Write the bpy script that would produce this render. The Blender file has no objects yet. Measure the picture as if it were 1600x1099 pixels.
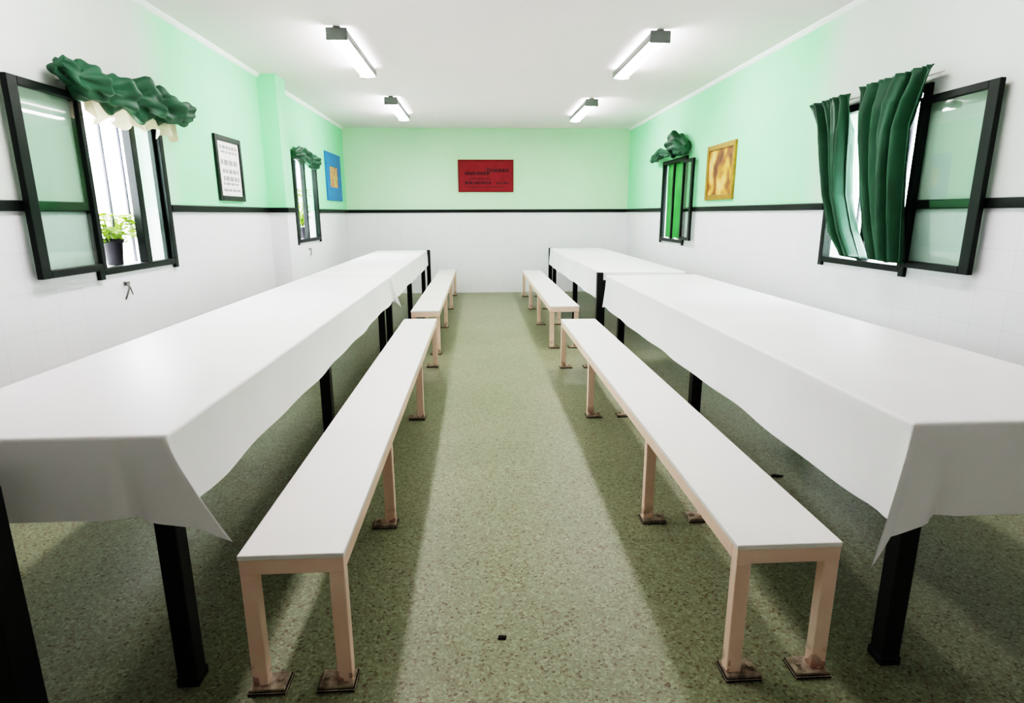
import bpy, bmesh, math, random
from mathutils import Vector, Matrix
random.seed(7)
C = bpy.context.scene.collection
PI = math.pi

# ------------------------------------------------------------------ helpers
def tag(o, label=None, cat=None, group=None, kind=None):
    if label: o['label'] = label
    if cat: o['category'] = cat
    if group: o['group'] = group
    if kind: o['kind'] = kind
    return o

def empty(name, loc=(0, 0, 0)):
    o = bpy.data.objects.new(name, None)
    o.empty_display_size = .1
    C.objects.link(o)
    o.location = loc
    return o

def obj(name, bm, mat, parent=None, smooth=False, origin=None):
    me = bpy.data.meshes.new(name)
    bmesh.ops.recalc_face_normals(bm, faces=bm.faces[:]) if not getattr(bm, 'keepn', False) else None
    if origin is not None:
        bmesh.ops.translate(bm, verts=bm.verts[:], vec=-Vector(origin))
    bm.to_mesh(me)
    bm.free()
    for m in (mat if isinstance(mat, (list, tuple)) else [mat]):
        me.materials.append(m)
    if smooth:
        for p in me.polygons: p.use_smooth = True
    o = bpy.data.objects.new(name, me)
    C.objects.link(o)
    if origin is not None: o.location = origin
    if parent is not None:
        o.parent = parent
        if origin is not None: o.location = Vector(origin)
    return o

def box(bm, x0, x1, y0, y1, z0, z1, bev=0.0, mi=0):
    r = bmesh.ops.create_cube(bm, size=1.0)
    vs = r['verts']
    for v in vs:
        v.co.x = x0 + (v.co.x + .5) * (x1 - x0)
        v.co.y = y0 + (v.co.y + .5) * (y1 - y0)
        v.co.z = z0 + (v.co.z + .5) * (z1 - z0)
    fs = list({f for v in vs for f in v.link_faces})
    for f in fs: f.material_index = mi
    if bev > 0:
        es = list({e for v in vs for e in v.link_edges})
        bmesh.ops.bevel(bm, geom=es, offset=bev, segments=2, affect='EDGES', profile=.5)
    return bm

def bx(*a, **k):
    return box(bmesh.new(), *a, **k)

def tube(bm, pts, radii, n=10, ridge=None, cap=True):
    """sweep along pts; ridge(i, theta) scales the radius"""
    rings = []
    P = [Vector(p) for p in pts]
    for i, p in enumerate(P):
        t = (P[min(i + 1, len(P) - 1)] - P[max(i - 1, 0)]).normalized()
        up = Vector((0, 0, 1)) if abs(t.z) < .9 else Vector((1, 0, 0))
        a = t.cross(up).normalized()
        b = a.cross(t).normalized()
        r = radii[i] if isinstance(radii, (list, tuple)) else radii
        ring = []
        for k in range(n):
            th = 2 * PI * k / n
            s = r * (ridge(i, th) if ridge else 1)
            ring.append(bm.verts.new(p + a * math.cos(th) * s + b * math.sin(th) * s))
        rings.append(ring)
    for i in range(len(rings) - 1):
        for k in range(n):
            bm.faces.new((rings[i][k], rings[i][(k + 1) % n], rings[i + 1][(k + 1) % n], rings[i + 1][k]))
    if cap:
        bm.faces.new(rings[0]); bm.faces.new(rings[-1])
    return bm

def copy_tree(o, parent=None):
    c = o.copy()
    C.objects.link(c)
    c.parent = parent
    for ch in list(o.children):
        copy_tree(ch, c)
    return c

# ------------------------------------------------------------------ materials
def srgb(r, g, b):
    f = lambda c: (c / 255 / 12.92) if c / 255 <= .04045 else ((c / 255 + .055) / 1.055) ** 2.4
    return (f(r), f(g), f(b), 1)

class NT:
    def __init__(self, name):
        self.m = bpy.data.materials.new(name)
        self.m.use_nodes = True
        self.t = self.m.node_tree
        self.b = self.t.nodes['Principled BSDF']
        self.out = self.t.nodes['Material Output']
    def n(self, kind, **k):
        o = self.t.nodes.new(kind)
        for a, v in k.items(): setattr(o, a, v)
        return o
    def l(self, a, b): self.t.links.new(a, b)
    def pos(self, obj_space=False):
        return self.n('ShaderNodeNewGeometry').outputs['Position'] if not obj_space else self.n('ShaderNodeTexCoord').outputs['Object']
    def noise(self, scale, detail=3, vec=None, rough=.5):
        o = self.n('ShaderNodeTexNoise')
        o.inputs['Scale'].default_value = scale
        o.inputs['Detail'].default_value = detail
        o.inputs['Roughness'].default_value = rough
        self.l(vec if vec is not None else self.pos(), o.inputs['Vector'])
        return o
    def ramp(self, fac, stops, interp='LINEAR'):
        o = self.n('ShaderNodeValToRGB')
        o.color_ramp.interpolation = interp
        e = o.color_ramp.elements
        while len(e) < len(stops): e.new(.5)
        for el, (p, c) in zip(e, stops):
            el.position = p; el.color = c
        self.l(fac, o.inputs['Fac'])
        return o.outputs['Color']
    def mix(self, fac, a, b, blend='MIX'):
        o = self.n('ShaderNodeMix', data_type='RGBA', blend_type=blend)
        for sock, v in ((o.inputs[0], fac), (o.inputs[6], a), (o.inputs[7], b)):
            if hasattr(v, 'links') or hasattr(v, 'is_linked'): self.l(v, sock)
            else: sock.default_value = v
        return o.outputs[2]
    def math(self, op, a, b=None, c=None):
        o = self.n('ShaderNodeMath', operation=op)
        for i, v in enumerate((a, b, c)):
            if v is None: continue
            if hasattr(v, 'is_linked'): self.l(v, o.inputs[i])
            else: o.inputs[i].default_value = v
        return o.outputs[0]
    def bump(self, h, strength=.2, dist=.01):
        o = self.n('ShaderNodeBump')
        o.inputs['Strength'].default_value = strength
        o.inputs['Distance'].default_value = dist
        self.l(h, o.inputs['Height'])
        self.l(o.outputs['Normal'], self.b.inputs['Normal'])
    def set(self, col=None, rough=None, spec=None, metal=None):
        if col is not None:
            if hasattr(col, 'is_linked'): self.l(col, self.b.inputs['Base Color'])
            else: self.b.inputs['Base Color'].default_value = col
        if rough is not None: self.b.inputs['Roughness'].default_value = rough
        if spec is not None: self.b.inputs['Specular IOR Level'].default_value = spec
        if metal is not None: self.b.inputs['Metallic'].default_value = metal
        return self.m

def mat_plain(name, col, rough=.5, spec=.4, var=.08, scale=8, metal=0, bump=0):
    n = NT(name)
    k = n.noise(scale, 4)
    dark = tuple(c * (1 - var) for c in col[:3]) + (1,)
    lite = tuple(min(1, c * (1 + var)) for c in col[:3]) + (1,)
    n.set(n.ramp(k.outputs['Fac'], [(.3, dark), (.7, lite)]), rough, spec, metal)
    if bump: n.bump(n.noise(scale * 6, 2).outputs['Fac'], bump)
    return n.m

def mat_wall(name, gradient=True, m0=(150, 226, 170), m1=(162, 231, 181)):
    n = NT(name)
    P = n.pos()
    sep = n.n('ShaderNodeSeparateXYZ'); n.l(P, sep.inputs[0])
    nz = n.noise(1.1, 4)
    mint = n.ramp(nz.outputs['Fac'], [(.3, srgb(*m0)), (.7, srgb(*m1))])
    upper = mint
    if gradient:   # upper wall colour blends along Y, off-white at the near end to mint
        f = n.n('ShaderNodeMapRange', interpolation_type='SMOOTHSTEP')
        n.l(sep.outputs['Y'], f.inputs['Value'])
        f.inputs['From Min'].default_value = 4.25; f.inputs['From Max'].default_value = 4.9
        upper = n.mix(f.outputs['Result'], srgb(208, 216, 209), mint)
    # white tiled dado below the rail
    br = n.n('ShaderNodeTexBrick')
    br.offset = 0.0
    sc = 1.0
    comb = n.n('ShaderNodeCombineXYZ')
    hx = n.math('ADD', sep.outputs['X'], sep.outputs['Y'])
    n.l(hx, comb.inputs[0]); n.l(sep.outputs['Z'], comb.inputs[1])
    n.l(comb.outputs[0], br.inputs['Vector'])
    br.inputs['Scale'].default_value = 1.0
    br.inputs['Brick Width'].default_value = .2
    br.inputs['Row Height'].default_value = .2
    br.inputs['Mortar Size'].default_value = .003
    br.inputs['Mortar Smooth'].default_value = .3
    br.inputs['Color1'].default_value = srgb(229, 229, 232)
    br.inputs['Color2'].default_value = srgb(226, 227, 230)
    br.inputs['Mortar'].default_value = srgb(219, 219, 223)
    z = n.math('GREATER_THAN', sep.outputs['Z'], 1.432)
    col = n.mix(z, br.outputs['Color'], upper)
    n.set(col, None, .35)
    r = n.n('ShaderNodeMapRange'); n.l(z, r.inputs['Value'])
    r.inputs['To Min'].default_value = .35; r.inputs['To Max'].default_value = .8
    n.l(r.outputs['Result'], n.b.inputs['Roughness'])
    n.bump(n.noise(14, 3).outputs['Fac'], .05, .01)
    return n.m

def mat_floor():
    n = NT('green_terrazzo')
    v = n.n('ShaderNodeTexVoronoi'); v.inputs['Scale'].default_value = 120
    n.l(n.pos(), v.inputs['Vector'])
    sep = n.n('ShaderNodeSeparateColor'); n.l(v.outputs['Color'], sep.inputs[0])
    chips = n.ramp(sep.outputs[0], [(0, srgb(112, 97, 83)), (.12, srgb(142, 136, 118)), (.45, srgb(144, 147, 130)),
                                    (.75, srgb(151, 156, 137)), (1, srgb(168, 173, 154))])
    big = n.noise(1.3, 3)
    tint = n.ramp(big.outputs['Fac'], [(.3, srgb(226, 232, 214)), (.7, srgb(245, 245, 232))])
    fine = n.noise(140, 2)
    f = n.ramp(fine.outputs['Fac'], [(.35, (.78, .78, .76, 1)), (.65, (1, 1, 1, 1))])
    col = n.mix(1.0, n.mix(1.0, chips, tint, 'MULTIPLY'), f, 'MULTIPLY')
    n.set(col, .42, .3)
    return n.m

def mat_ceiling():
    n = NT('ceiling_plaster')
    k = n.noise(.55, 3)
    n.set(n.ramp(k.outputs['Fac'], [(.35, srgb(230, 224, 225)), (.65, srgb(238, 226, 228))]), .9, .1)
    n.bump(n.noise(25, 3).outputs['Fac'], .05, .005)
    return n.m

def mat_cloth():
    n = NT('white_oilcloth')
    k = n.noise(1.6, 3)
    n.set(n.ramp(k.outputs['Fac'], [(.3, srgb(232, 231, 232)), (.7, srgb(241, 240, 240))]), .38, .35)
    n.bump(n.noise(3.5, 4).outputs['Fac'], .12, .02)
    return n.m

def mat_curtain(name, base, dark, trans=.35):
    n = NT(name)
    P = n.pos()
    st = n.n('ShaderNodeMapping'); st.inputs['Scale'].default_value = (5, 5, 2)
    n.l(P, st.inputs['Vector'])
    k = n.noise(1.4, 3, st.outputs[0], .5)
    col = n.ramp(k.outputs['Fac'], [(.25, tuple((a + b) / 2 for a, b in zip(base, dark))), (.5, base), (.8, tuple(min(1, c * 1.3) for c in base[:3]) + (1,))])
    n.set(col, .5, .35)
    tr = n.n('ShaderNodeBsdfTranslucent')
    n.l(col, tr.inputs['Color'])
    mx = n.n('ShaderNodeMixShader'); mx.inputs[0].default_value = trans
    n.l(n.b.outputs[0], mx.inputs[1]); n.l(tr.outputs[0], mx.inputs[2])
    n.l(mx.outputs[0], n.out.inputs['Surface'])
    return n.m

def mat_glass():
    n = NT('window_glass')
    lw = n.n('ShaderNodeLayerWeight')
    fac = n.math('ADD', n.math('MULTIPLY', n.math('POWER', lw.outputs['Facing'], 4.0), .7), .05)
    nz = n.noise(3, 1)
    tint = n.ramp(nz.outputs['Fac'], [(.3, srgb(236, 246, 240)), (.7, srgb(240, 248, 243))])
    t = n.n('ShaderNodeBsdfTransparent'); n.l(tint, t.inputs['Color'])
    g = n.n('ShaderNodeBsdfGlossy'); g.inputs['Roughness'].default_value = .02
    mx = n.n('ShaderNodeMixShader')
    n.l(fac, mx.inputs[0]); n.l(t.outputs[0], mx.inputs[1]); n.l(g.outputs[0], mx.inputs[2])
    n.l(mx.outputs[0], n.out.inputs['Surface'])
    return n.m

def mat_emit(name, col, strength):
    n = NT(name)
    n.set(col, .5)
    n.b.inputs['Emission Color'].default_value = col
    n.b.inputs['Emission Strength'].default_value = strength
    return n.m

def mat_bench_paint():
    n = NT('worn_cream_paint')
    k = n.noise(5, 5)
    sep = n.n('ShaderNodeSeparateXYZ'); n.l(n.pos(), sep.inputs[0])
    base = n.ramp(k.outputs['Fac'], [(.3, srgb(228, 198, 180)), (.7, srgb(236, 210, 194))])
    rustn = n.noise(22, 4)
    h = n.n('ShaderNodeMapRange'); n.l(sep.outputs['Z'], h.inputs['Value'])
    h.inputs['From Min'].default_value = 0.0; h.inputs['From Max'].default_value = .10
    h.inputs['To Min'].default_value = .9; h.inputs['To Max'].default_value = 0
    f = n.math('MULTIPLY', h.outputs['Result'], n.math('GREATER_THAN', rustn.outputs['Fac'], .52))
    n.set(n.mix(f, base, srgb(120, 78, 62)), .5, .3)
    return n.m

def mat_painting():
    n = NT('golden_painting')
    P = n.pos()
    w = n.n('ShaderNodeTexWave'); w.inputs['Scale'].default_value = 3.5; w.inputs['Distortion'].default_value = 6
    w.inputs['Detail'].default_value = 2
    n.l(P, w.inputs['Vector'])
    k = n.noise(5, 3)
    f = n.math('ADD', n.math('MULTIPLY', w.outputs['Fac'], .55), n.math('MULTIPLY', k.outputs['Fac'], .45))
    n.set(n.ramp(f, [(.2, srgb(92, 60, 46)), (.38, srgb(150, 98, 56)), (.55, srgb(200, 150, 74)), (.8, srgb(218, 182, 128))]), .5, .3)
    return n.m

def mat_print():
    n = NT('blue_bordered_print')
    k = n.noise(9, 2)
    n.set(n.ramp(k.outputs['Fac'], [(.3, srgb(190, 110, 96)), (.45, srgb(214, 172, 110)), (.55, srgb(172, 168, 112)), (.7, srgb(226, 178, 140))], 'CONSTANT'), .5, .3)
    return n.m

M = {}
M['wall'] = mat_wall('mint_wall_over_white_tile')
M['wall_back'] = mat_wall('back_wall_mint_over_white_tile', False, (186, 223, 186), (194, 228, 195))
M['plain_wall'] = mat_plain('pale_pink_paint', srgb(230, 223, 221), .8, .2, .03)
M['floor'] = mat_floor()
M['ceil'] = mat_ceiling()
M['cornice'] = mat_plain('cornice_white', srgb(232, 238, 234), .8, .2, .03)
M['rail'] = mat_plain('dark_green_rail', srgb(16, 24, 22), .5, .3, .2)
M['frame'] = mat_plain('dark_green_window_paint', srgb(10, 20, 17), .4, .3, .25)
M['bar'] = mat_plain('grey_bar_paint', srgb(96, 96, 108), .5, .3, .1)
M['black'] = mat_plain('black_metal', srgb(14, 17, 18), .4, .4, .2)
M['cloth'] = mat_cloth()
M['bench_top'] = mat_plain('white_bench_laminate', srgb(228, 226, 222), .4, .35, .03, 3)
M['bench_paint'] = mat_bench_paint()
M['rust'] = mat_plain('rusty_foot_plate', srgb(150, 138, 122), .7, .3, .5, 40)
M['dark_edge'] = mat_plain('dark_plate_base', srgb(34, 28, 26), .8, .2, .2)
M['green'] = mat_curtain('green_curtain_fabric', srgb(44, 84, 62), srgb(15, 32, 25), .10)
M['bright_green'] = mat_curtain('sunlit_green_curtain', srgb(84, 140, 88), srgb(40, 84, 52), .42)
M['lace'] = mat_curtain('cream_lace', srgb(198, 190, 162), srgb(128, 114, 82), .2)
M['glass'] = mat_glass()
M['housing'] = mat_plain('grey_lamp_housing', srgb(120, 124, 122), .5, .3, .05)
M['diffuser'] = mat_emit('lamp_diffuser', (1.0, .94, .96, 1), 11.0)
M['diffuser_dim'] = mat_emit('dim_lamp_diffuser', (1.0, .95, .97, 1), 6.0)  # weaker emission, for the unseen near right lamp
M['plaque'] = mat_plain('red_panel', srgb(134, 36, 46), .5, .3, .12, 6)
M['plaque_edge'] = mat_plain('dark_red_panel_edge', srgb(120, 30, 30), .5, .3, .1)
M['ink'] = mat_plain('faded_ink', srgb(84, 50, 56), .7, .1, .2)
M['pen'] = mat_plain('grey_print', srgb(150, 152, 152), .8, .1, .2, 60)
M['paper'] = mat_plain('white_paper', srgb(232, 230, 228), .7, .2, .03)
M['doc_frame'] = mat_plain('black_picture_frame', srgb(28, 36, 34), .4, .4, .1)
M['gold'] = mat_plain('old_gold_frame', srgb(146, 112, 44), .4, .5, .25, 20)
M['painting'] = mat_painting()
M['blue'] = mat_plain('blue_frame', srgb(58, 116, 176), .5, .3, .15, 12)
M['print'] = mat_print()
M['pot'] = mat_plain('black_plant_pot', srgb(34, 34, 40), .6, .3, .2)
M['soil'] = mat_plain('dark_soil', srgb(50, 38, 28), .9, .1, .3, 40)
M['leaf'] = mat_curtain('yellow_green_leaf', srgb(122, 152, 46), srgb(62, 94, 28), .3)
M['steel'] = mat_plain('dull_steel', srgb(120, 124, 118), .4, .4, .2, 20, .6)
M['sill'] = mat_plain('stone_sill', srgb(206, 204, 198), .7, .2, .08)
M['rod'] = mat_plain('white_rod', srgb(224, 226, 222), .4, .4, .03)
M['yard'] = mat_plain('pale_concrete', srgb(206, 202, 196), .9, .1, .1, 2)
M['yard_wall'] = mat_plain('whitewash', srgb(238, 236, 236), .9, .1, .04, 2)

# ------------------------------------------------------------------ room shell
WL, WR, D, HC, Y0 = -2.269, 2.630, 10.56, 2.80, -1.6
T = .20
RAIL_Z = 1.43
# window openings (wall, y0, y1, z0, z1)
WIN = dict(ln=(3.66, 4.53, 1.06, 2.05), lf=(7.62, 8.66, 1.06, 2.08), rn=(3.53, 4.40, 1.05, 2.08), rf=(7.58, 8.50, 1.03, 2.05))

def wall_with_holes(bm, xa, xb, holes):
    ys = sorted({Y0, D} | {h[0] for h in holes} | {h[1] for h in holes})
    for a, b in zip(ys[:-1], ys[1:]):
        hole = [h for h in holes if h[0] <= a and h[1] >= b]
        if hole:
            h = hole[0]
            box(bm, xa, xb, a, b, 0, h[2]); box(bm, xa, xb, a, b, h[3], HC)
        else:
            box(bm, xa, xb, a, b, 0, HC)
    return bm

def struct(o, label, cat): return tag(o, label, cat, None, 'structure')
struct(obj('floor', bx(WL - T, WR + T, Y0 - T, D + T, -.1, 0), M['floor']), 'speckled green terrazzo floor of the dining hall', 'floor')
struct(obj('ceiling', bx(WL - T, WR + T, Y0 - T, D + T, HC, HC + .1), M['ceil']), 'white plaster ceiling carrying the tube lights', 'ceiling')
bm = wall_with_holes(bmesh.new(), WL - T, WL, [WIN['ln'], WIN['lf']])
box(bm, WL, WL + .19, 6.68, 6.98, 0, HC)          # pilaster
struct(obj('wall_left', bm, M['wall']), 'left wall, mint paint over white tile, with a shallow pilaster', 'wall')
bm = wall_with_holes(bmesh.new(), WR, WR + T, [WIN['rn'], WIN['rf']])
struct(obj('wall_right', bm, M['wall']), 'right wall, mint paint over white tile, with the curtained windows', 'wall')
struct(obj('wall_back', bx(WL - T, WR + T, D, D + T, 0, HC), M['wall_back']), 'end wall with the red panel, mint paint over white tile', 'wall')
bm = bmesh.new()
FX0, FX1, FZ0, FZ1 = .08, .36, 1.70, 1.93                    # invented opening behind the viewer, added to let in soft frontal fill
box(bm, WL - T, FX0, Y0 - T, Y0, 0, HC); box(bm, FX1, WR + T, Y0 - T, Y0, 0, HC)
box(bm, FX0, FX1, Y0 - T, Y0, 0, FZ0); box(bm, FX0, FX1, Y0 - T, Y0, FZ1, HC)
struct(obj('wall_front', bm, M['plain_wall']), 'wall behind the viewer', 'wall')

# dark dado rail
rail_n = [0]
def rail(x0, x1, y0, y1, lab):
    rail_n[0] += 1
    struct(obj('trim_%d' % rail_n[0], bx(x0, x1, y0, y1, RAIL_Z - .026, RAIL_Z + .026, bev=.006), M['rail']), lab, 'dado rail')
for y0, y1, lab in ((Y0, WIN['ln'][0] - .05, 'dark rail on the left wall behind the open window sash'),
                    (WIN['ln'][1] + .05, 6.68, 'dark rail on the left wall below the framed document'),
                    (6.98, WIN['lf'][0] - .05, 'short dark rail on the left wall just past the pilaster'),
                    (WIN['lf'][1] + .05, D, 'dark rail on the left wall below the blue framed picture')):
    rail(WL, WL + .022, y0, y1, lab)
rail(WL + .19, WL + .212, 6.658, 7.002, 'dark rail across the pilaster')
rail(WL + .022, WL + .19, 6.658, 6.68, 'dark rail on the near cheek of the pilaster')
for y0, y1, lab in ((Y0, WIN['rn'][0] - .05, 'dark rail on the right wall behind the open window sash'),
                    (WIN['rn'][1] + .05, WIN['rf'][0] - .05, 'dark rail on the right wall below the golden painting'),
                    (WIN['rf'][1] + .05, D, 'dark rail on the right wall in the far corner')):
    rail(WR - .022, WR, y0, y1, lab)
rail(WL + .022, WR - .022, D - .022, D, 'dark rail along the end wall under the red panel')

# white cornice strips
def cornice(x, sgn, y0, y1, lab):
    rail_n[0] += 1
    bm = bmesh.new()
    prof = [(0, 0), (.035, 0), (.03, -.012), (.012, -.03), (0, -.035)]
    a = [bm.verts.new((x + sgn * px, y0, HC + pz)) for px, pz in prof]
    b = [bm.verts.new((x + sgn * px, y1, HC + pz)) for px, pz in prof]
    for i in range(len(prof)):
        j = (i + 1) % len(prof)
        bm.faces.new((a[i], a[j], b[j], b[i]))
    bm.faces.new(a); bm.faces.new(b)
    struct(obj('trim_%d' % rail_n[0], bm, M['cornice']), lab, 'cornice')
cornice(WL, 1, Y0, 6.68, 'white cornice strip at the top of the left wall before the pilaster')
cornice(WL, 1, 6.98, D, 'white cornice strip at the top of the left wall past the pilaster')
cornice(WR, -1, Y0, D, 'white cornice strip at the top of the right wall')

# ------------------------------------------------------------------ windows
def win_frame_bm(xi, s, y0, y1, z0, z1, w=.05, d=.07, ext=.055):
    """xi: wall inner face x, s: +1 points into the room"""
    bm = bmesh.new()
    xa, xb = sorted((xi - s * d * .6, xi + s * .022))
    box(bm, xa, xb, y0 - .035, y0 + w - .035, z0 - ext, z1 + .035, .004)
    box(bm, xa, xb, y1 - w + .035, y1 + .035, z0 - ext, z1 + .035, .004)
    box(bm, xa, xb, y0 + w - .035, y1 - w + .035, z0 - .03, z0 + .012, .004)
    box(bm, xa, xb, y0 + w - .035, y1 - w + .035, z1 - .015, z1 + .035, .004)
    return bm

def sash(win, xi, s, y0, y1, z0, z1, w=.055, gap=.035):
    bm = bmesh.new()
    xa, xb = sorted((xi + s * gap, xi + s * (gap + .03)))
    box(bm, xa, xb, y0, y0 + w * 1.25, z0, z1, .004)
    box(bm, xa, xb, y1 - w * .7, y1, z0, z1, .004)
    box(bm, xa, xb, y0 + w * 1.25, y1 - w * .7, z0, z0 + w * .75, .004)
    box(bm, xa, xb, y0 + w * 1.25, y1 - w * .7, z1 - w * .75, z1, .004)
    f = obj('sash', bm, M['frame'], win)
    obj('pane', bx((xa + xb) / 2 - .002, (xa + xb) / 2 + .002, y0 + w * 1.2, y1 - w * .65, z0 + w * .7, z1 - w * .7), M['glass'], f)
    # two hinges bridging to the window frame
    hb = bmesh.new()
    hy = y1
    x1, x2 = sorted((xi + s * .01, xi + s * (gap + .02)))
    for z in (z0 + .15, z1 - .15):
        box(hb, x1, x2, hy - .01, hy + .014, z - .04, z + .04, .003)
    obj('hinge', hb, M['frame'], f)
    return f

def outer_sill(win, xi, s, y0, y1, z0):
    xa, xb = sorted((xi - s * .045, xi - s * (T + .06)))
    obj('sill', bx(xa, xb, y0, y1, z0 - .03, z0 + .004, .004), M['sill'], win)

def window(nm, key, xi, s, label):
    y0, y1, z0, z1 = WIN[key]
    w = empty(nm, (0, 0, 0))
    struct(w, label, 'window')
    obj('frame', win_frame_bm(xi, s, y0, y1, z0, z1), M['frame'], w)
    outer_sill(w, xi, s, y0, y1, z0)
    return w, y0, y1, z0, z1

def bars(win, x, ys, z0, z1, r=.009):
    for y in ys:
        obj('security_bar', tube(bmesh.new(), [(x, y, z0), (x, y, z1)], r, 8), M['bar'], win, True)

# near left: open sash against the wall, fixed leaf at the far half
w, y0, y1, z0, z1 = window('window_1', 'ln', WL, 1, 'dark framed barred window with open sash beneath the swagged green valance')
sash(w, WL, 1, 3.10, 3.635, 1.065, 2.04)
bm = bmesh.new(); box(bm, WL - .042, WL + .012, 4.17, 4.235, z0 + .012, z1 - .015, .004)
obj('mullion', bm, M['frame'], w)
bm = bmesh.new()
box(bm, WL - .04, WL - .01, 4.235, 4.265, z0 + .012, z1 - .015, .003); box(bm, WL - .04, WL - .01, 4.485, 4.515, z0 + .012, z1 - .015, .003)
f = obj('fixed_leaf', bm, M['frame'], w)
obj('pane', bx(WL - .027, WL - .023, 4.262, 4.488, z0 + .01, z1 - .01), M['glass'], f)
bars(w, WL - .15, (3.72, 3.92, 4.12, 4.32, 4.5), z0, z1, .011)
# far left
w, y0, y1, z0, z1 = window('window_2', 'lf', WL, 1, 'narrow looking dark framed window beside the blue picture')
bm = bmesh.new(); box(bm, WL - .045, WL + .02, y0 + .02, y0 + .085, z0 + .012, z1 - .015, .004); box(bm, WL - .04, WL + .012, 8.1, 8.15, z0 + .012, z1 - .015, .004)
f = obj('mullion', bm, M['frame'], w)
obj('pane', bx(WL - .02, WL - .016, 8.15, y1, z0 + .01, z1 - .01), M['glass'], f)
bars(w, WL - .15, (7.85, 8.02, 8.3, 8.5), z0, z1, .011)
# near right
w, y0, y1, z0, z1 = window('window_3', 'rn', WR, -1, 'dark framed window with its sash swung open, behind the two green curtains')
sash(w, WR, -1, 2.965, 3.505, 1.06, 2.03)
bm = bmesh.new(); box(bm, WR - .012, WR + .042, 3.93, 3.98, z0 + .012, z1 - .015, .004)
f = obj('mullion', bm, M['frame'], w)
obj('pane', bx(WR + .02, WR + .024, 3.98, 4.385, z0 + .01, z1 - .01), M['glass'], f)
bars(w, WR + .15, (3.65, 3.83, 4.1, 4.27), z0, z1, .011)
# far right
w, y0, y1, z0, z1 = window('window_4', 'rf', WR, -1, 'dark framed window with a sunlit green curtain, beside the golden painting')
sash(w, WR, -1, 7.2, 7.56, 1.05, 2.03, .05)
bm = bmesh.new(); box(bm, WR - .02, WR + .004, 8.02, 8.07, z0 + .012, z1 - .015, .004)
obj('mullion', bm, M['frame'], w)
bars(w, WR + .15, (7.75, 7.92, 8.2, 8.36), z0, z1, .011)

# outside: a pale concrete yard and whitewashed garden walls
struct(obj('ground', bx(-9, WL - T - .001, -4, 14, -.1, -.02), M['yard']), 'pale concrete yard outside the left windows', 'ground')
struct(obj('ground', bx(WR + T + .001, 9, -4, 14, -.1, -.02), M['yard']), 'pale concrete yard outside the right windows', 'ground')
struct(obj('wall_yard', bx(-6.2, -6.0, -4, 14, -.02, 2.2), M['yard_wall']), 'whitewashed garden wall seen through the left windows', 'wall')
struct(obj('wall_yard', bx(6.2, 6.4, -4, 14, -.02, 2.2), M['yard_wall']), 'whitewashed garden wall beyond the right windows', 'wall')

# potted plants on the outer sills
def plant(loc, r, h, spread, nleaf, label, seed, lsize=.05):
    rnd = random.Random(seed)
    t = empty('potted_plant', loc)
    tag(t, label, 'plant')
    bm = bmesh.new()
    prof = [(.68, 0), (.72, .02), (.95, .84), (1.08, .85), (1.08, 1.0), (.96, 1.0), (.94, .9)]
    rings = [[bm.verts.new((r * a * math.cos(2 * PI * k / 20), r * a * math.sin(2 * PI * k / 20), h * z)) for k in range(20)] for a, z in prof]
    for i in range(len(rings) - 1):
        for k in range(20):
            bm.faces.new((rings[i][k], rings[i][(k + 1) % 20], rings[i + 1][(k + 1) % 20], rings[i + 1][k]))
    bm.faces.new(rings[0])
    obj('pot', bm, M['pot'], t, True)
    bm = bmesh.new(); bmesh.ops.create_circle(bm, cap_ends=True, radius=r * .95, segments=20, matrix=Matrix.Translation((0, 0, h * .9)))
    obj('soil', bm, M['soil'], t)
    bm = bmesh.new(); st = bmesh.new()
    for i in range(nleaf):
        a = rnd.uniform(0, 2 * PI)
        q = Vector((math.cos(a) * spread[0] * rnd.random() ** .6, math.sin(a) * spread[1] * rnd.random() ** .6, h + spread[2] * rnd.uniform(.1, 1)))
        if i % 4 == 0:
            tube(st, [(0, 0, h * .88), tuple(q * .5 + Vector((0, 0, .25 * h))), tuple(q)], [.004, .003, .002], 5)
        d = Vector((math.cos(a), math.sin(a), rnd.uniform(-.6, .5))).normalized()
        side = d.cross(Vector((0, 0, 1))).normalized() * .45
        L = lsize * rnd.uniform(.7, 1.3)
        up = side.cross(d).normalized() * .12
        pts = [q, q + (d * .4 + side + up) * L, q + d * L, q + (d * .4 - side + up) * L]
        v = [bm.verts.new(p) for p in pts]
        bm.faces.new((v[0], v[1], v[2])); bm.faces.new((v[0], v[2], v[3]))
    obj('stem', st, M['leaf'], t)
    tag(obj('foliage', bm, M['leaf'], t), None, None, None, 'stuff')
    return t
plant((WL - .115, 4.02, WIN['ln'][2] + .005), .062, .17, (.06, .33, .15), 210, 'yellow-green plant in a black pot on the near left window ledge', 3, .062)
plant((WL - .115, 8.28, WIN['lf'][2] + .005), .062, .15, (.07, .2, .5), 130, 'tall yellow-green plant in a pot on the far left window ledge', 5, .07)

# ------------------------------------------------------------------ curtains
def interp(tab, t):
    """tab: list of values spread over 0..1, smooth"""
    x = t * (len(tab) - 1)
    i = min(int(x), len(tab) - 2)
    f = x - i
    f = f * f * (3 - 2 * f) * .5 + f * .5
    return tab[i] * (1 - f) + tab[i + 1] * f

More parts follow.
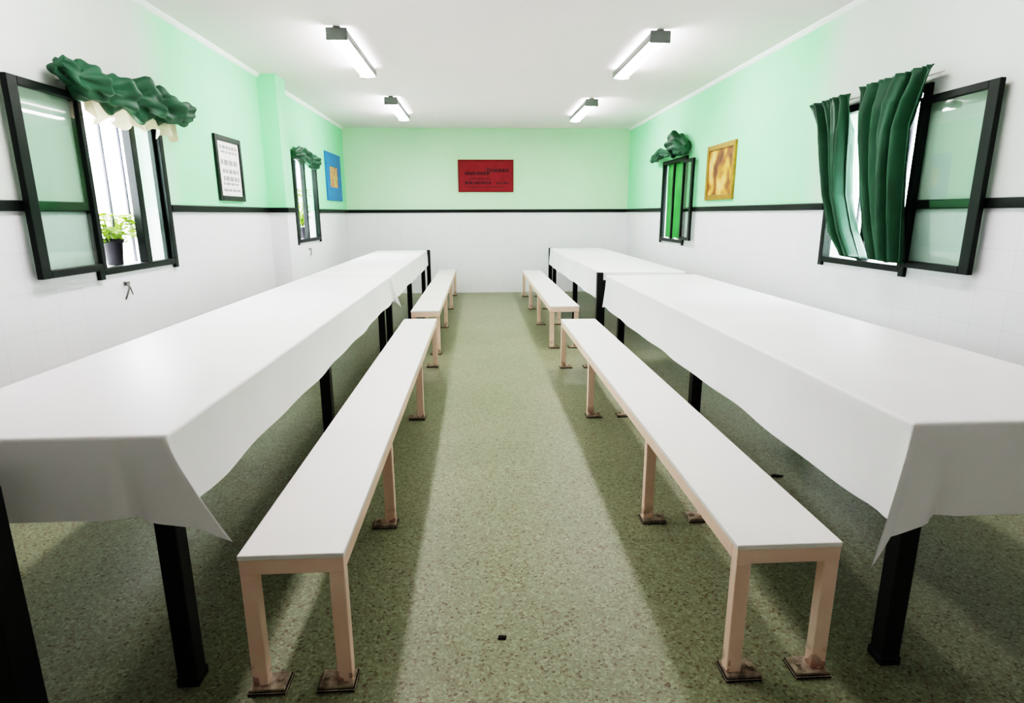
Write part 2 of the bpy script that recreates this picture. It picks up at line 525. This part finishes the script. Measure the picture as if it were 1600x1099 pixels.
def curtain_bm(x, s, left, right, n_folds, amp, phase=0, nu=90, nv=46, zfn=None, wob=.6):
    """left / right: lists of (y, z) from top to bottom; s points into the room"""
    bm = bmesh.new()
    rows = []
    for j in range(nv + 1):
        v = j / nv
        yl, zl = interp([p[0] for p in left], v), interp([p[1] for p in left], v)
        yr, zr = interp([p[0] for p in right], v), interp([p[1] for p in right], v)
        row = []
        for i in range(nu + 1):
            u = i / nu
            uu = u + .02 * math.sin(7 * u + 5 * v)
            head = max(0, 1 - v / .05)
            a = amp * min(1, 9 * min(u, 1 - u) + .12) * (.35 + .65 * min(1, v * 5)) * (1 + .35 * math.sin(11 * u + phase))
            ph = 2 * PI * n_folds * uu + phase + wob * math.sin(3 * v + 4 * u)
            off = a * math.sin(ph) + .3 * a * math.sin(2.3 * ph + 1.1 + 2 * v)
            off += head * .3 * amp * math.sin(2 * PI * n_folds * 3 * u)
            y = yl + (yr - yl) * u + .25 * a * math.cos(ph) * (0 if i in (0, nu) else 1)
            z = zl + (zr - zl) * u
            if j == nv: z += .012 * math.sin(ph)
            row.append(bm.verts.new((x + s * off, y, z)))
        rows.append(row)
    for j in range(nv):
        for i in range(nu):
            bm.faces.new((rows[j][i], rows[j][i + 1], rows[j + 1][i + 1], rows[j + 1][i]))
    return bm

XR = WR - .115
def curtain(name, bm, mat, label, cat='curtain', grp=None):
    o = obj(name, bm, mat, None, True)
    md = o.modifiers.new('thick', 'SOLIDIFY'); md.thickness = .003
    tag(o, label, cat, grp)
    return o
curtain('curtain', curtain_bm(XR, -1, [(4.6, 2.17), (4.38, 1.9), (4.30, 1.66), (4.24, 1.5), (4.10, 1.25), (3.90, 1.09)],
        [(4.13, 2.17), (4.09, 1.95), (4.07, 1.7), (4.04, 1.5), (3.93, 1.28), (3.80, 1.09)], 5, .055),
        M['green'], 'narrower dark green curtain, swept sideways at its foot, on the near right window')
curtain('curtain', curtain_bm(XR - .012, -1, [(3.985, 2.18), (3.96, 2.0), (3.92, 1.8), (3.86, 1.58), (3.75, 1.3), (3.63, 1.09)],
        [(3.36, 2.18), (3.41, 2.04), (3.47, 1.88), (3.46, 1.62), (3.43, 1.36), (3.38, 1.09)], 5, .065, 1.3),
        M['green'], 'wider dark green curtain with flared top, overlapping the open sash of the right window')
curtain('curtain', curtain_bm(WR + .037, -1, [(8.46, 2.035), (8.45, 1.7), (8.44, 1.4), (8.44, 1.05)], [(7.64, 2.035), (7.66, 1.7), (7.66, 1.4), (7.64, 1.05)], 4, .017, .4),
        M['bright_green'], 'bright green sunlit curtain hanging straight in the far right window')

def rod(x, xi, y0, y1, z, label):
    t = empty('curtain_rod', (0, 0, 0))
    tag(t, label, 'curtain rod')
    obj('pole', tube(bmesh.new(), [(x, y0, z), (x, y1, z)], .008, 10), M['rod'], t, True)
    for y in (y0 + .08, y1 - .08):
        a, b = sorted((x, xi))
        obj('bracket', bx(a, b, y - .006, y + .006, z - .006, z + .006), M['rod'], t)
rod(XR + .07, WR, 3.38, 4.57, 2.15, 'thin white rod carrying the two curtains of the near right window')
tag(obj('curtain_rod', tube(bmesh.new(), [(WR + .075, 7.58, 2.036), (WR + .075, 8.5, 2.036)], .008, 10), M['rod'], None, True),
    'thin white rod above the bright green curtain of the far right window', 'curtain rod')

def bundle(path, radii, n=56, steps=120, ridges=5, twist=6, depth=.22, lobes=4, seed=0, lob=.16):
    """gathered cloth: fat folded roll following path (x, y, z)"""
    rnd = random.Random(seed)
    ph = [rnd.uniform(0, 6) for _ in range(4)]
    P = []; R = []
    for i in range(steps + 1):
        t = i / steps
        P.append(Vector([interp([p[k] for p in path], t) for k in range(3)]))
        R.append(interp(radii, t) * (1 - lob + 1.6 * lob * abs(math.sin(PI * lobes * t + ph[0])) ** .8))
    def ridge(i, th):
        t = i / steps
        return 1 + depth * math.sin(ridges * th + twist * 2 * PI * t + ph[1]) * (.6 + .4 * math.sin(9 * t + ph[2])) \
            + .09 * math.sin(9 * th - 19 * t + ph[3]) + lob * .7 * math.sin(2 * PI * lobes * t + 2 * th)
    return tube(bmesh.new(), P, R, n, ridge)

xv = WL + .12
t = empty('valance', (0, 0, 0))
tag(t, 'gathered dark green valance with lace edging over the near left window', 'curtain')
obj('swag', bundle([(xv - .02, 3.42, 2.15), (xv, 3.52, 2.10), (xv, 3.66, 2.09), (xv, 3.82, 2.08), (xv, 3.98, 2.08), (xv, 4.16, 2.09), (xv, 4.36, 2.095), (xv, 4.55, 2.10), (xv - .01, 4.78, 2.11)],
           [.035, .07, .085, .088, .09, .095, .09, .085, .06], seed=3, lobes=5, n=56, steps=170, ridges=5, twist=3.2, depth=.3, lob=.28), M['green'], t, True)
# scalloped lace strip hanging under the swag
bm = bmesh.new(); rows = []
N = 120
for i in range(N + 1):
    u = i / N
    y = 3.62 + u * 1.02
    drop = .10 + .05 * abs(math.sin(u * PI * 4.5)) + .012 * math.sin(60 * u)
    wv = .018 * math.sin(38 * u)
    rows.append([bm.verts.new((xv - .035 + wv * .5 * k, y, 2.055 - drop * k / 4)) for k in range(5)])
for i in range(N):
    for k in range(4):
        bm.faces.new((rows[i][k], rows[i + 1][k], rows[i + 1][k + 1], rows[i][k + 1]))
tag(obj('lace_edging', bm, M['lace'], t, True), 'scalloped cream lace edging')
# rod under the valance fixed to the wall
bm = tube(bmesh.new(), [(xv, 3.45, 2.105), (xv, 4.74, 2.105)], .01, 8)
for y in (3.55, 4.7): box(bm, WL, xv, y - .008, y + .008, 2.1, 2.115)
obj('rod', bm, M['rod'], t)

xv = WL + .09
t = empty('valance', (0, 0, 0))
tag(t, 'small gathered green valance over the far left window', 'curtain')
obj('swag', bundle([(xv, 7.42, 2.08), (xv, 7.66, 2.1), (xv, 7.98, 2.08), (xv, 8.3, 2.06), (xv - .02, 8.56, 2.04)], [.04, .085, .075, .085, .04], seed=5, lobes=3, twist=3), M['green'], t, True)
bm = tube(bmesh.new(), [(xv, 7.5, 2.08), (xv, 8.5, 2.08)], .01, 8)
for y in (7.6, 8.45): box(bm, WL, xv, y - .008, y + .008, 2.075, 2.09)
obj('rod', bm, M['rod'], t)

xv = WR - .1
t = empty('valance', (0, 0, 0))
tag(t, 'dark green drape knotted up into a peak over the far right window', 'curtain')
obj('swag', bundle([(xv, 8.82, 2.12), (xv, 8.62, 2.15), (xv, 8.35, 2.19), (xv, 8.1, 2.16), (xv, 7.95, 2.15)], [.03, .055, .06, .04, .035], seed=9, lobes=2, twist=2), M['green'], t, True)
obj('knot', bundle([(xv, 8.0, 2.15), (xv - .01, 7.86, 2.19), (xv - .02, 7.72, 2.235), (xv - .01, 7.56, 2.2), (xv, 7.42, 2.14), (xv, 7.36, 2.1)], [.03, .06, .13, .12, .06, .02], seed=11, lobes=2, twist=2, depth=.16), M['green'], t, True)
for y in (7.62, 8.3): obj('bracket', bx(xv, WR, y - .008, y + .008, 2.16, 2.175), M['rod'], t)

# ------------------------------------------------------------------ tables and cloths
ZT = .82
def cloth_bm(x0, x1, y0, y1, drop, ends, tips, seed=0, hemfn=None):
    """ends = (near, far) drop factor; tips: dict corner -> (dx, dy, dz) displacement of the hanging tip"""
    rnd = random.Random(seed)
    bm = bmesh.new()
    cor = [(x1, y0), (x1, y1), (x0, y1), (x0, y0)]          # right-near, right-far, left-far, left-near
    nrm = [(1, 0), (0, 1), (-1, 0), (0, -1)]                # outward normal of the side after each corner
    base = []; hem = []
    rad = .012
    B0 = .42
    ph = [rnd.uniform(0, 6) for _ in range(4)]
    dside = {0: drop, 1: drop * ends[1], 2: drop, 3: drop * ends[0]}
    for c in range(4):
        cx, cy = cor[c]
        pn, nn = nrm[(c - 1) % 4], nrm[c]
        dp, dn = dside[(c - 1) % 4], dside[c]
        # corner fan
        tip = tips.get(c, (.07 * (pn[0] + nn[0]), .07 * (pn[1] + nn[1]), -.08))
        small = min(dp, dn) < .05
        K = 16
        for k in range(K + 1):
            t = k / K
            d = dp + (dn - dp) * t
            nx, ny = pn[0] * (1 - t) + nn[0] * t, pn[1] * (1 - t) + nn[1] * t
            L = math.hypot(nx, ny); nx /= L; ny /= L
            bb = (B0 if abs(pn[1]) > .5 else .02) if t < .5 else (B0 if abs(nn[1]) > .5 else .02)
            b = 0 if small else bb + (1 - bb) * max(0, 1 - abs(t - .5) / .5) ** 1.1
            crease = 0
            hx = cx + nx * (.012 + crease) + tip[0] * b
            hy = cy + ny * (.012 + crease) + tip[1] * b
            base.append((cx - rad * (pn[0] + nn[0]), cy - rad * (pn[1] + nn[1]), nx, ny)); hem.append((hx, hy, ZT - d + tip[2] * b))
        # following side
        ex, ey = cor[(c + 1) % 4]
        ln = math.hypot(ex - cx, ey - cy)
        m = max(8, int(ln / (.015 if ln < 1.5 else .04)))
        for k in range(1, m):
            t = k / m
            px, py = cx + (ex - cx) * t, cy + (ey - cy) * t
            s = t * ln
            e = min(1, min(t, 1 - t) * ln / .25)
            w = .006 * math.sin(s * 5.3 + ph[c]) + .004 * math.sin(s * 11 + ph[(c + 1) % 4])
            z = ZT - dn + (.003 * math.sin(s * 2.1 + ph[c]) + .0015 * math.sin(s * 6 + c)) * (1 if dn > .05 else 0)
            o = .012 + (.006 + w) * e * (1 if dn > .05 else 0)
            hx, hy = px + nn[0] * o, py + nn[1] * o
            if dn > .1:      # the cloth fans out into the hanging corner and tucks in just beside it
                for q, other, tp in ((s, dp, tip), (ln - s, dside[(c + 1) % 4], tips.get((c + 1) % 4))):
                    if other > .1 and tp is not None:
                        g = (B0 if abs(nn[1]) > .5 else .02) * max(0, 1 - q / .15) ** 1.1
                        k2 = .03 * math.exp(-((q - .12) / .022) ** 2) if abs(nn[1]) > .5 else .008 * math.exp(-((q - .1) / .04) ** 2)
                        hx += tp[0] * g - nn[0] * k2; hy += tp[1] * g - nn[1] * k2
                        z += tp[2] * g
            base.append((px - rad * nn[0], py - rad * nn[1], nn[0], nn[1])); hem.append((hx, hy, z))
    rings = []
    n = len(base)
    def ring(fn):
        rings.append([bm.verts.new(fn(i)) for i in range(n)])
    for a in (0, 30, 60, 90):
        ca, sa = math.cos(math.radians(a)), math.sin(math.radians(a))
        ring(lambda i: (base[i][0] + base[i][2] * rad * sa, base[i][1] + base[i][3] * rad * sa, ZT - rad * (1 - ca)))
    J = 9
    for j in range(1, J + 1):
        f = j / J
        def fn(i):
            bx_, by_ = base[i][0] + base[i][2] * rad, base[i][1] + base[i][3] * rad; hx, hy, hz = hem[i]
            g = f ** 1.25
            z0 = ZT - rad
            zz = min(z0 + (hz - z0) * f, z0)
            return (bx_ + (hx - bx_) * g, by_ + (hy - by_) * g, zz)
        ring(fn)
    for a, b in zip(rings[:-1], rings[1:]):
        for i in range(n):
            j = (i + 1) % n
            try: bm.faces.new((a[i], a[j], b[j], b[i]))
            except ValueError: pass
    bmesh.ops.remove_doubles(bm, verts=bm.verts[:], dist=1e-4)
    top = [e for e in bm.edges if e.is_boundary and all(abs(v.co.z - ZT) < 1e-6 for v in e.verts)]
    loop = [top[0].verts[0]]; used = set()
    while True:
        e = next((e for e in loop[-1].link_edges if e in top and e not in used), None)
        if e is None: break
        used.add(e); loop.append(e.other_vert(loop[-1]))
    bm.faces.new(loop[:-1])
    return bm

def table_set(x0, x1, y0, y1, leg_ys, drop, ends, tips, lab_t, lab_c, seed, cy=None, leg_in=.035, lw=.058):
    t = empty('dining_table', ((x0 + x1) / 2, (y0 + y1) / 2, 0))
    tag(t, lab_t, 'table', 'long black legged tables')
    ox, oy = (x0 + x1) / 2, (y0 + y1) / 2
    i = leg_in
    bm = bx(x0 + .012 - ox, x1 - .012 - ox, (cy[0] if cy else y0) + .012 - oy, (cy[1] if cy else y1) - .012 - oy, ZT - .036, ZT - .008)
    obj('table_top', bm, M['black'], t)
    bm = bmesh.new()
    for xx in (x0 + .06, x1 - .10):
        box(bm, xx - ox, xx + .04 - ox, y0 + .08 - oy, y1 - .08 - oy, ZT - .12, ZT - .036)
    obj('apron', bm, M['black'], t)
    for ly in leg_ys:
        for xx in (x0 + i, x1 - i - lw):
            bm = bx(xx - ox, xx + lw - ox, ly - oy, ly + lw - oy, .03, ZT - .036, .004)
            lg = obj('leg', bm, M['black'], t)
            bm = bx(xx - .004 - ox, xx + lw + .004 - ox, ly - .004 - oy, ly + lw + .004 - oy, 0, .03, .004)
            obj('foot', bm, M['black'], lg)
    c = obj('tablecloth', cloth_bm(x0, x1, *(cy or (y0, y1)), drop, ends, tips, seed), M['cloth'], None, True)
    tag(c, lab_c, 'tablecloth', 'white tablecloths on the long tables')
    return t

def tall_leg(t, x, y, label):
    ox, oy = t.location.x, t.location.y
    o = obj('leg', bx(x - ox, x + .06 - ox, y - oy, y + .06 - oy, 0, ZT, .004), M['black'], t)
    tag(o, label)

table_set(-1.62, -.83, 1.50, 5.60, (1.54, 3.28, 5.30), .235, (1, 1),
          {0: (.135, -.005, -.075), 1: (.07, .01, -.07), 2: (-.05, .01, -.07), 3: (-.08, -.03, -.08)},
          'long black legged table standing nearest on the left side of the aisle',
          'white tablecloth on the nearest table left of the aisle, pointed corner flaring toward the bench', 1)
t = table_set(-1.62, -.83, 5.70, 9.55, (5.74, 7.5, 9.4), .235, (1, .0), {0: (.03, -.0, -.03), 3: (-.02, 0, -.03)},
          'long black legged table at the far end on the left side of the aisle',
          'white tablecloth on the far left table, ending at a black post by the end wall', 2, cy=(5.70, 9.52))
tall_leg(t, -.845, 9.545, 'bare black end post of the table')
table_set(1.185, 2.05, 1.46, 5.46, (1.50, 3.24, 5.12), .30, (.92, 1),
          {0: (.05, -.03, -.06), 3: (-.115, -.075, -.10), 1: (.03, .01, -.02), 2: (-.015, .01, -.01)},
          'long black legged table standing nearest on the right side of the aisle',
          'white tablecloth on the nearest table right of the aisle, bunched corner beside the bench end', 3, leg_in=.052)
t = table_set(1.185, 2.05, 5.74, 9.95, (5.9, 7.6, 9.75), .27, (.3, .3), {0: (.0, -.0, -.0), 1: (0, 0, 0), 2: (0, 0, 0), 3: (0, 0, 0)},
          'long black legged table at the far end on the right side of the aisle',
          'white tablecloth on the far right table, starting behind a bare black post', 4, cy=(5.76, 9.9))
tall_leg(t, 1.15, 5.69, 'bare black post rising to the full table height')
tall_leg(t, 1.17, 9.92, 'bare black end post of the table')

# bare dark table nearest the viewer, only its corner leg is in the frame
t = empty('side_table', (-1.48, .9, 0))
tag(t, 'bare black table of which only a leg shows before the white tablecloth', 'table')
obj('table_top', bx(-.37, .375, -.5, .40, .785, .815, .004), M['black'], t)
for xx in (-.36, .295):
    for yy in (-.49, .32):
        obj('leg', bx(xx, xx + .085, yy, yy + .08, 0, .785, .004), M['black'], t)

# ------------------------------------------------------------------ benches
def bench(xa, xb, ya, legs, length, label):
    t = empty('bench', ((xa + xb) / 2, ya, 0))
    tag(t, label, 'bench', 'long white benches along the aisle')
    hw = (xb - xa) / 2
    obj('seat', bx(-hw, hw, 0, length, .434, .45, .003), M['bench_top'], t)
    bm = bmesh.new()
    s = .04
    box(bm, -hw + .002, hw - .002, .002, s, .388, .434, .002)
    box(bm, -hw + .002, hw - .002, length - s, length - .002, .388, .434, .002)
    box(bm, -hw + .002, -hw + s, s, length - s, .388, .434, .002)
    box(bm, hw - s, hw - .002, s, length - s, .388, .434, .002)
    obj('seat_frame', bm, M['bench_paint'], t)
    for ly in legs:
        for sx in (-1, 1):
            x0, x1 = sorted((sx * (hw - .002), sx * (hw - .047)))
            lg = obj('leg', bx(x0, x1, ly + .002, ly + .04, .006, .388, .003), M['bench_paint'], t)
            p0, p1 = sorted((sx * (hw + .008), sx * (hw - .105)))
            bm = bmesh.new()
            box(bm, p0, p1, ly - .022, ly + .06, 0, .010, .002, 1)
            box(bm, p0 + .006, p1 - .006, ly - .016, ly + .054, .009, .018, .002, 0)
            q = sx * (hw - .08)
            r = bmesh.ops.create_cone(bm, cap_ends=True, segments=6, radius1=.009, radius2=.009, depth=.01, matrix=Matrix.Translation((q, ly + .018, .022)))
            o = obj('foot_plate', bm, [M['rust'], M['dark_edge']], lg)
            tag(o, 'rust stained foot plate')
    return t
bench(-.695, -.397, 1.512, (0, .93, 2.36, 3.78), 3.82, 'long white bench, nearest one left of the aisle')
bench(.732, 1.046, 1.480, (0, .93, 2.36, 3.70), 3.74, 'long white bench, nearest one right of the aisle')
bench(-.685, -.402, 5.78, (.02, 1.45, 2.9, 4.38), 4.42, 'long white bench at the far end left of the aisle')
bench(.725, 1.03, 5.98, (.02, 1.35, 2.6, 3.94), 3.98, 'long white bench at the far end right of the aisle')

def scrap(x, y, r, label, seed):
    rnd = random.Random(seed)
    bm = bmesh.new()
    a = [bm.verts.new((x + r * rnd.uniform(.6, 1.3) * math.cos(k), y + .5 * r * rnd.uniform(.6, 1.3) * math.sin(k), .001)) for k in [i * PI / 4 for i in range(8)]]
    b = [bm.verts.new(v.co + Vector((0, 0, .006))) for v in a]
    for i in range(8): bm.faces.new((a[i], a[(i + 1) % 8], b[(i + 1) % 8], b[i]))
    bm.faces.new(a); bm.faces.new(b)
    tag(obj('floor_scrap', bm, M['dark_edge']), label, 'scrap')
scrap(.057, 1.69, .018, 'tiny dark scrap lying on the open floor of the aisle', 1)
scrap(1.58, 2.84, .03, 'small dark scrap lying on the floor under the nearest right table', 2)

# ------------------------------------------------------------------ ceiling lights
def tube_light(x, y, label, dm=None):
    t = empty('ceiling_light', (x, y, HC))
    tag(t, label, 'light', 'fluorescent lamps on the ceiling')
    bm = bmesh.new()
    box(bm, -.03, .03, 0, 1.32, -.05, 0, .004)               # spine fixed to the ceiling
    box(bm, -.082, .082, -.014, .012, -.10, -.012, .004)     # end caps
    box(bm, -.082, .082, 1.308, 1.334, -.10, -.012, .004)
    sd = .076 if x < 0 else -.076
    box(bm, min(sd, sd * 1.09), max(sd, sd * 1.09), .012, 1.308, -.085, -.028)   # aisle side flange
    obj('housing', bm, M['housing'], t)
    bm = bmesh.new()
    prof = [(-.03, -.036), (-.07, -.055), (-.074, -.07), (-.05, -.094), (0, -.1), (.05, -.094), (.074, -.07), (.07, -.055), (.03, -.036)]
    a = [bm.verts.new((px, .013, pz)) for px, pz in prof]
    b = [bm.verts.new((px, 1.307, pz)) for px, pz in prof]
    for i in range(len(prof) - 1):
        bm.faces.new((a[i], a[i + 1], b[i + 1], b[i]))
    bm.faces.new(a); bm.faces.new(b); bm.faces.new((a[0], a[-1], b[-1], b[0]))
    obj('diffuser', bm, dm or M['diffuser'], t)
    return t
tube_light(-1.075, 5.05, 'lit fluorescent lamp, larger looking one left of the ceiling centre')
tube_light(1.46, 5.02, 'lit fluorescent lamp, larger looking one right of the ceiling centre')
tube_light(-1.06, 7.83, 'lit fluorescent lamp, smaller looking one on the left toward the end wall')
tube_light(1.45, 7.86, 'lit fluorescent lamp, smaller looking one on the right toward the end wall')
tube_light(1.46, 2.22, 'dimmer fluorescent lamp overhead right, above the nearest table', M['diffuser_dim'])
tube_light(-1.08, 2.25, 'lit fluorescent lamp overhead left, above the nearest table')

# ------------------------------------------------------------------ pictures, panel, hooks
def frame_on_wall(name, wall, y0, y1, z0, z1, fw, fm, im, label, cat):
    """picture on the left (wall=-1) or right (wall=1) wall"""
    x = WL if wall < 0 else WR
    s = 1 if wall < 0 else -1
    t = empty(name, (x, (y0 + y1) / 2, z0))
    tag(t, label, cat)
    cy, cz = (y0 + y1) / 2, z0
    def B(bm, d0, d1, a, b, c, d, bev=0):
        xa, xb = sorted((s * d0, s * d1))
        box(bm, xa, xb, a - cy, b - cy, c - cz, d - cz, bev)
    bm = bmesh.new()
    B(bm, 0, .025, y0, y0 + fw, z0, z1, .004); B(bm, 0, .025, y1 - fw, y1, z0, z1, .004)
    B(bm, 0, .025, y0 + fw, y1 - fw, z0, z0 + fw, .004); B(bm, 0, .025, y0 + fw, y1 - fw, z1 - fw, z1, .004)
    obj('frame', bm, fm, t)
    bm = bmesh.new(); B(bm, .002, .012, y0 + fw * .9, y1 - fw * .9, z0 + fw * .9, z1 - fw * .9)
    pic = obj('picture', bm, im, t)
    return t, pic, B
t, pic, B = frame_on_wall('framed_document', -1, 5.44, 6.0, 1.505, 2.065, .045, M['doc_frame'], M['paper'], 'white printed document in a black frame on the left wall before the pilaster', 'picture')
rnd = random.Random(4)
for z, h in ((1.97, .03), (1.93, .02), (1.84, .045), (1.765, .035), (1.70, .04), (1.655, .02), (1.60, .02)):
    y = 5.54 + rnd.uniform(0, .03)
    bm = bmesh.new()
    while y < 5.9:
        w = rnd.uniform(.03, .09)
        B(bm, .012, .0135, y, min(y + w, 5.91), z - h / 2, z + h / 2)
        y += w + .02
    obj('lettering', bm, M['pen'], pic)
frame_on_wall('framed_print', -1, 9.24, 10.18, 1.59, 2.30, .2, M['blue'], M['print'], 'small picture with a wide blue border on the left wall near the end corner', 'picture')
frame_on_wall('framed_painting', 1, 6.12, 6.87, 1.525, 2.11, .055, M['gold'], M['painting'], 'golden framed painting with swirling ochre forms on the right wall', 'picture')

t = empty('wall_panel', (.135, D, 1.75))
tag(t, 'red rectangular panel with dark lines of writing on the end wall', 'sign')
bm = bmesh.new()
box(bm, -.475, .475, -.02, 0, 0, .535, .004)
board = obj('board', bm, M['plaque'], t)
bm = bmesh.new()
box(bm, -.475, .475, -.028, -.02, .495, .535); box(bm, -.475, .475, -.028, -.02, 0, .02)
box(bm, -.475, -.445, -.028, -.02, .02, .495); box(bm, .445, .475, -.028, -.02, .02, .495)
obj('edging', bm, M['plaque_edge'], t)
rnd = random.Random(8)
for z, a, b, h in ((.36, .02, .40, .06), (.31, -.36, .06, .055), (.22, -.3, .1, .02), (.155, -.36, .10, .05), (.15, .18, .4, .03), (.08, -.3, .3, .015)):
    x = a
    bm = bmesh.new()
    while x < b:
        w = rnd.uniform(.02, .07)
        box(bm, x, min(x + w, b), -.022, -.0195, z - h / 2, z + h / 2 * rnd.uniform(.6, 1))
        x += w + .012
    obj('lettering', bm, M['ink'], board)

def hook(y, z, label):
    t = empty('window_hook', (WL, y, z))
    tag(t, label, 'hook', 'metal hooks under the left windows')
    obj('plate', bx(0, .006, -.012, .012, -.012, .014, .002), M['steel'], t)
    obj('arm', tube(bmesh.new(), [(.004, 0, 0), (.03, .0, .012), (.035, -.02, -.03), (.02, -.045, -.095)], [.006, .006, .006, .004], 8), M['steel'], t, True)
    obj('stay', tube(bmesh.new(), [(.004, 0, 0), (.02, .02, -.02), (.015, .05, -.075)], [.005, .005, .003], 8), M['steel'], t, True)
hook(3.885, .955, 'small metal hook on the white tile under the near left window')
hook(8.08, .93, 'small metal hook on the white tile under the far left window')

# ------------------------------------------------------------------ sky and camera
wd = bpy.data.worlds.new('overcast_sky')
bpy.context.scene.world = wd
wd.use_nodes = True
nt = wd.node_tree
bg = nt.nodes['Background']
bg.inputs['Color'].default_value = (.93, .97, 1.04, 1)
bg.inputs['Strength'].default_value = 7.0

cam = bpy.data.cameras.new('camera')
co = bpy.data.objects.new('camera', cam)
C.objects.link(co)
cam.sensor_width = 36
cam.sensor_fit = 'HORIZONTAL'
cam.lens = 916.5 * 36 / 1600
cam.clip_start = .02
Rm = Matrix.Rotation(-.0547, 3, 'Z') @ Matrix.Rotation(PI / 2 - .2312, 3, 'X') @ Matrix.Rotation(-.0033, 3, 'Z')
co.matrix_world = Matrix.Translation((0, 0, 1.3855)) @ Rm.to_4x4()
sc = bpy.context.scene
sc.camera = co
sc.view_settings.view_transform = 'Filmic'
sc.view_settings.look = 'Very High Contrast'
sc.view_settings.exposure = 2.15
sc.cycles.max_bounces = 10
sc.cycles.diffuse_bounces = 6
sc.cycles.caustics_reflective = False
sc.cycles.caustics_refractive = False
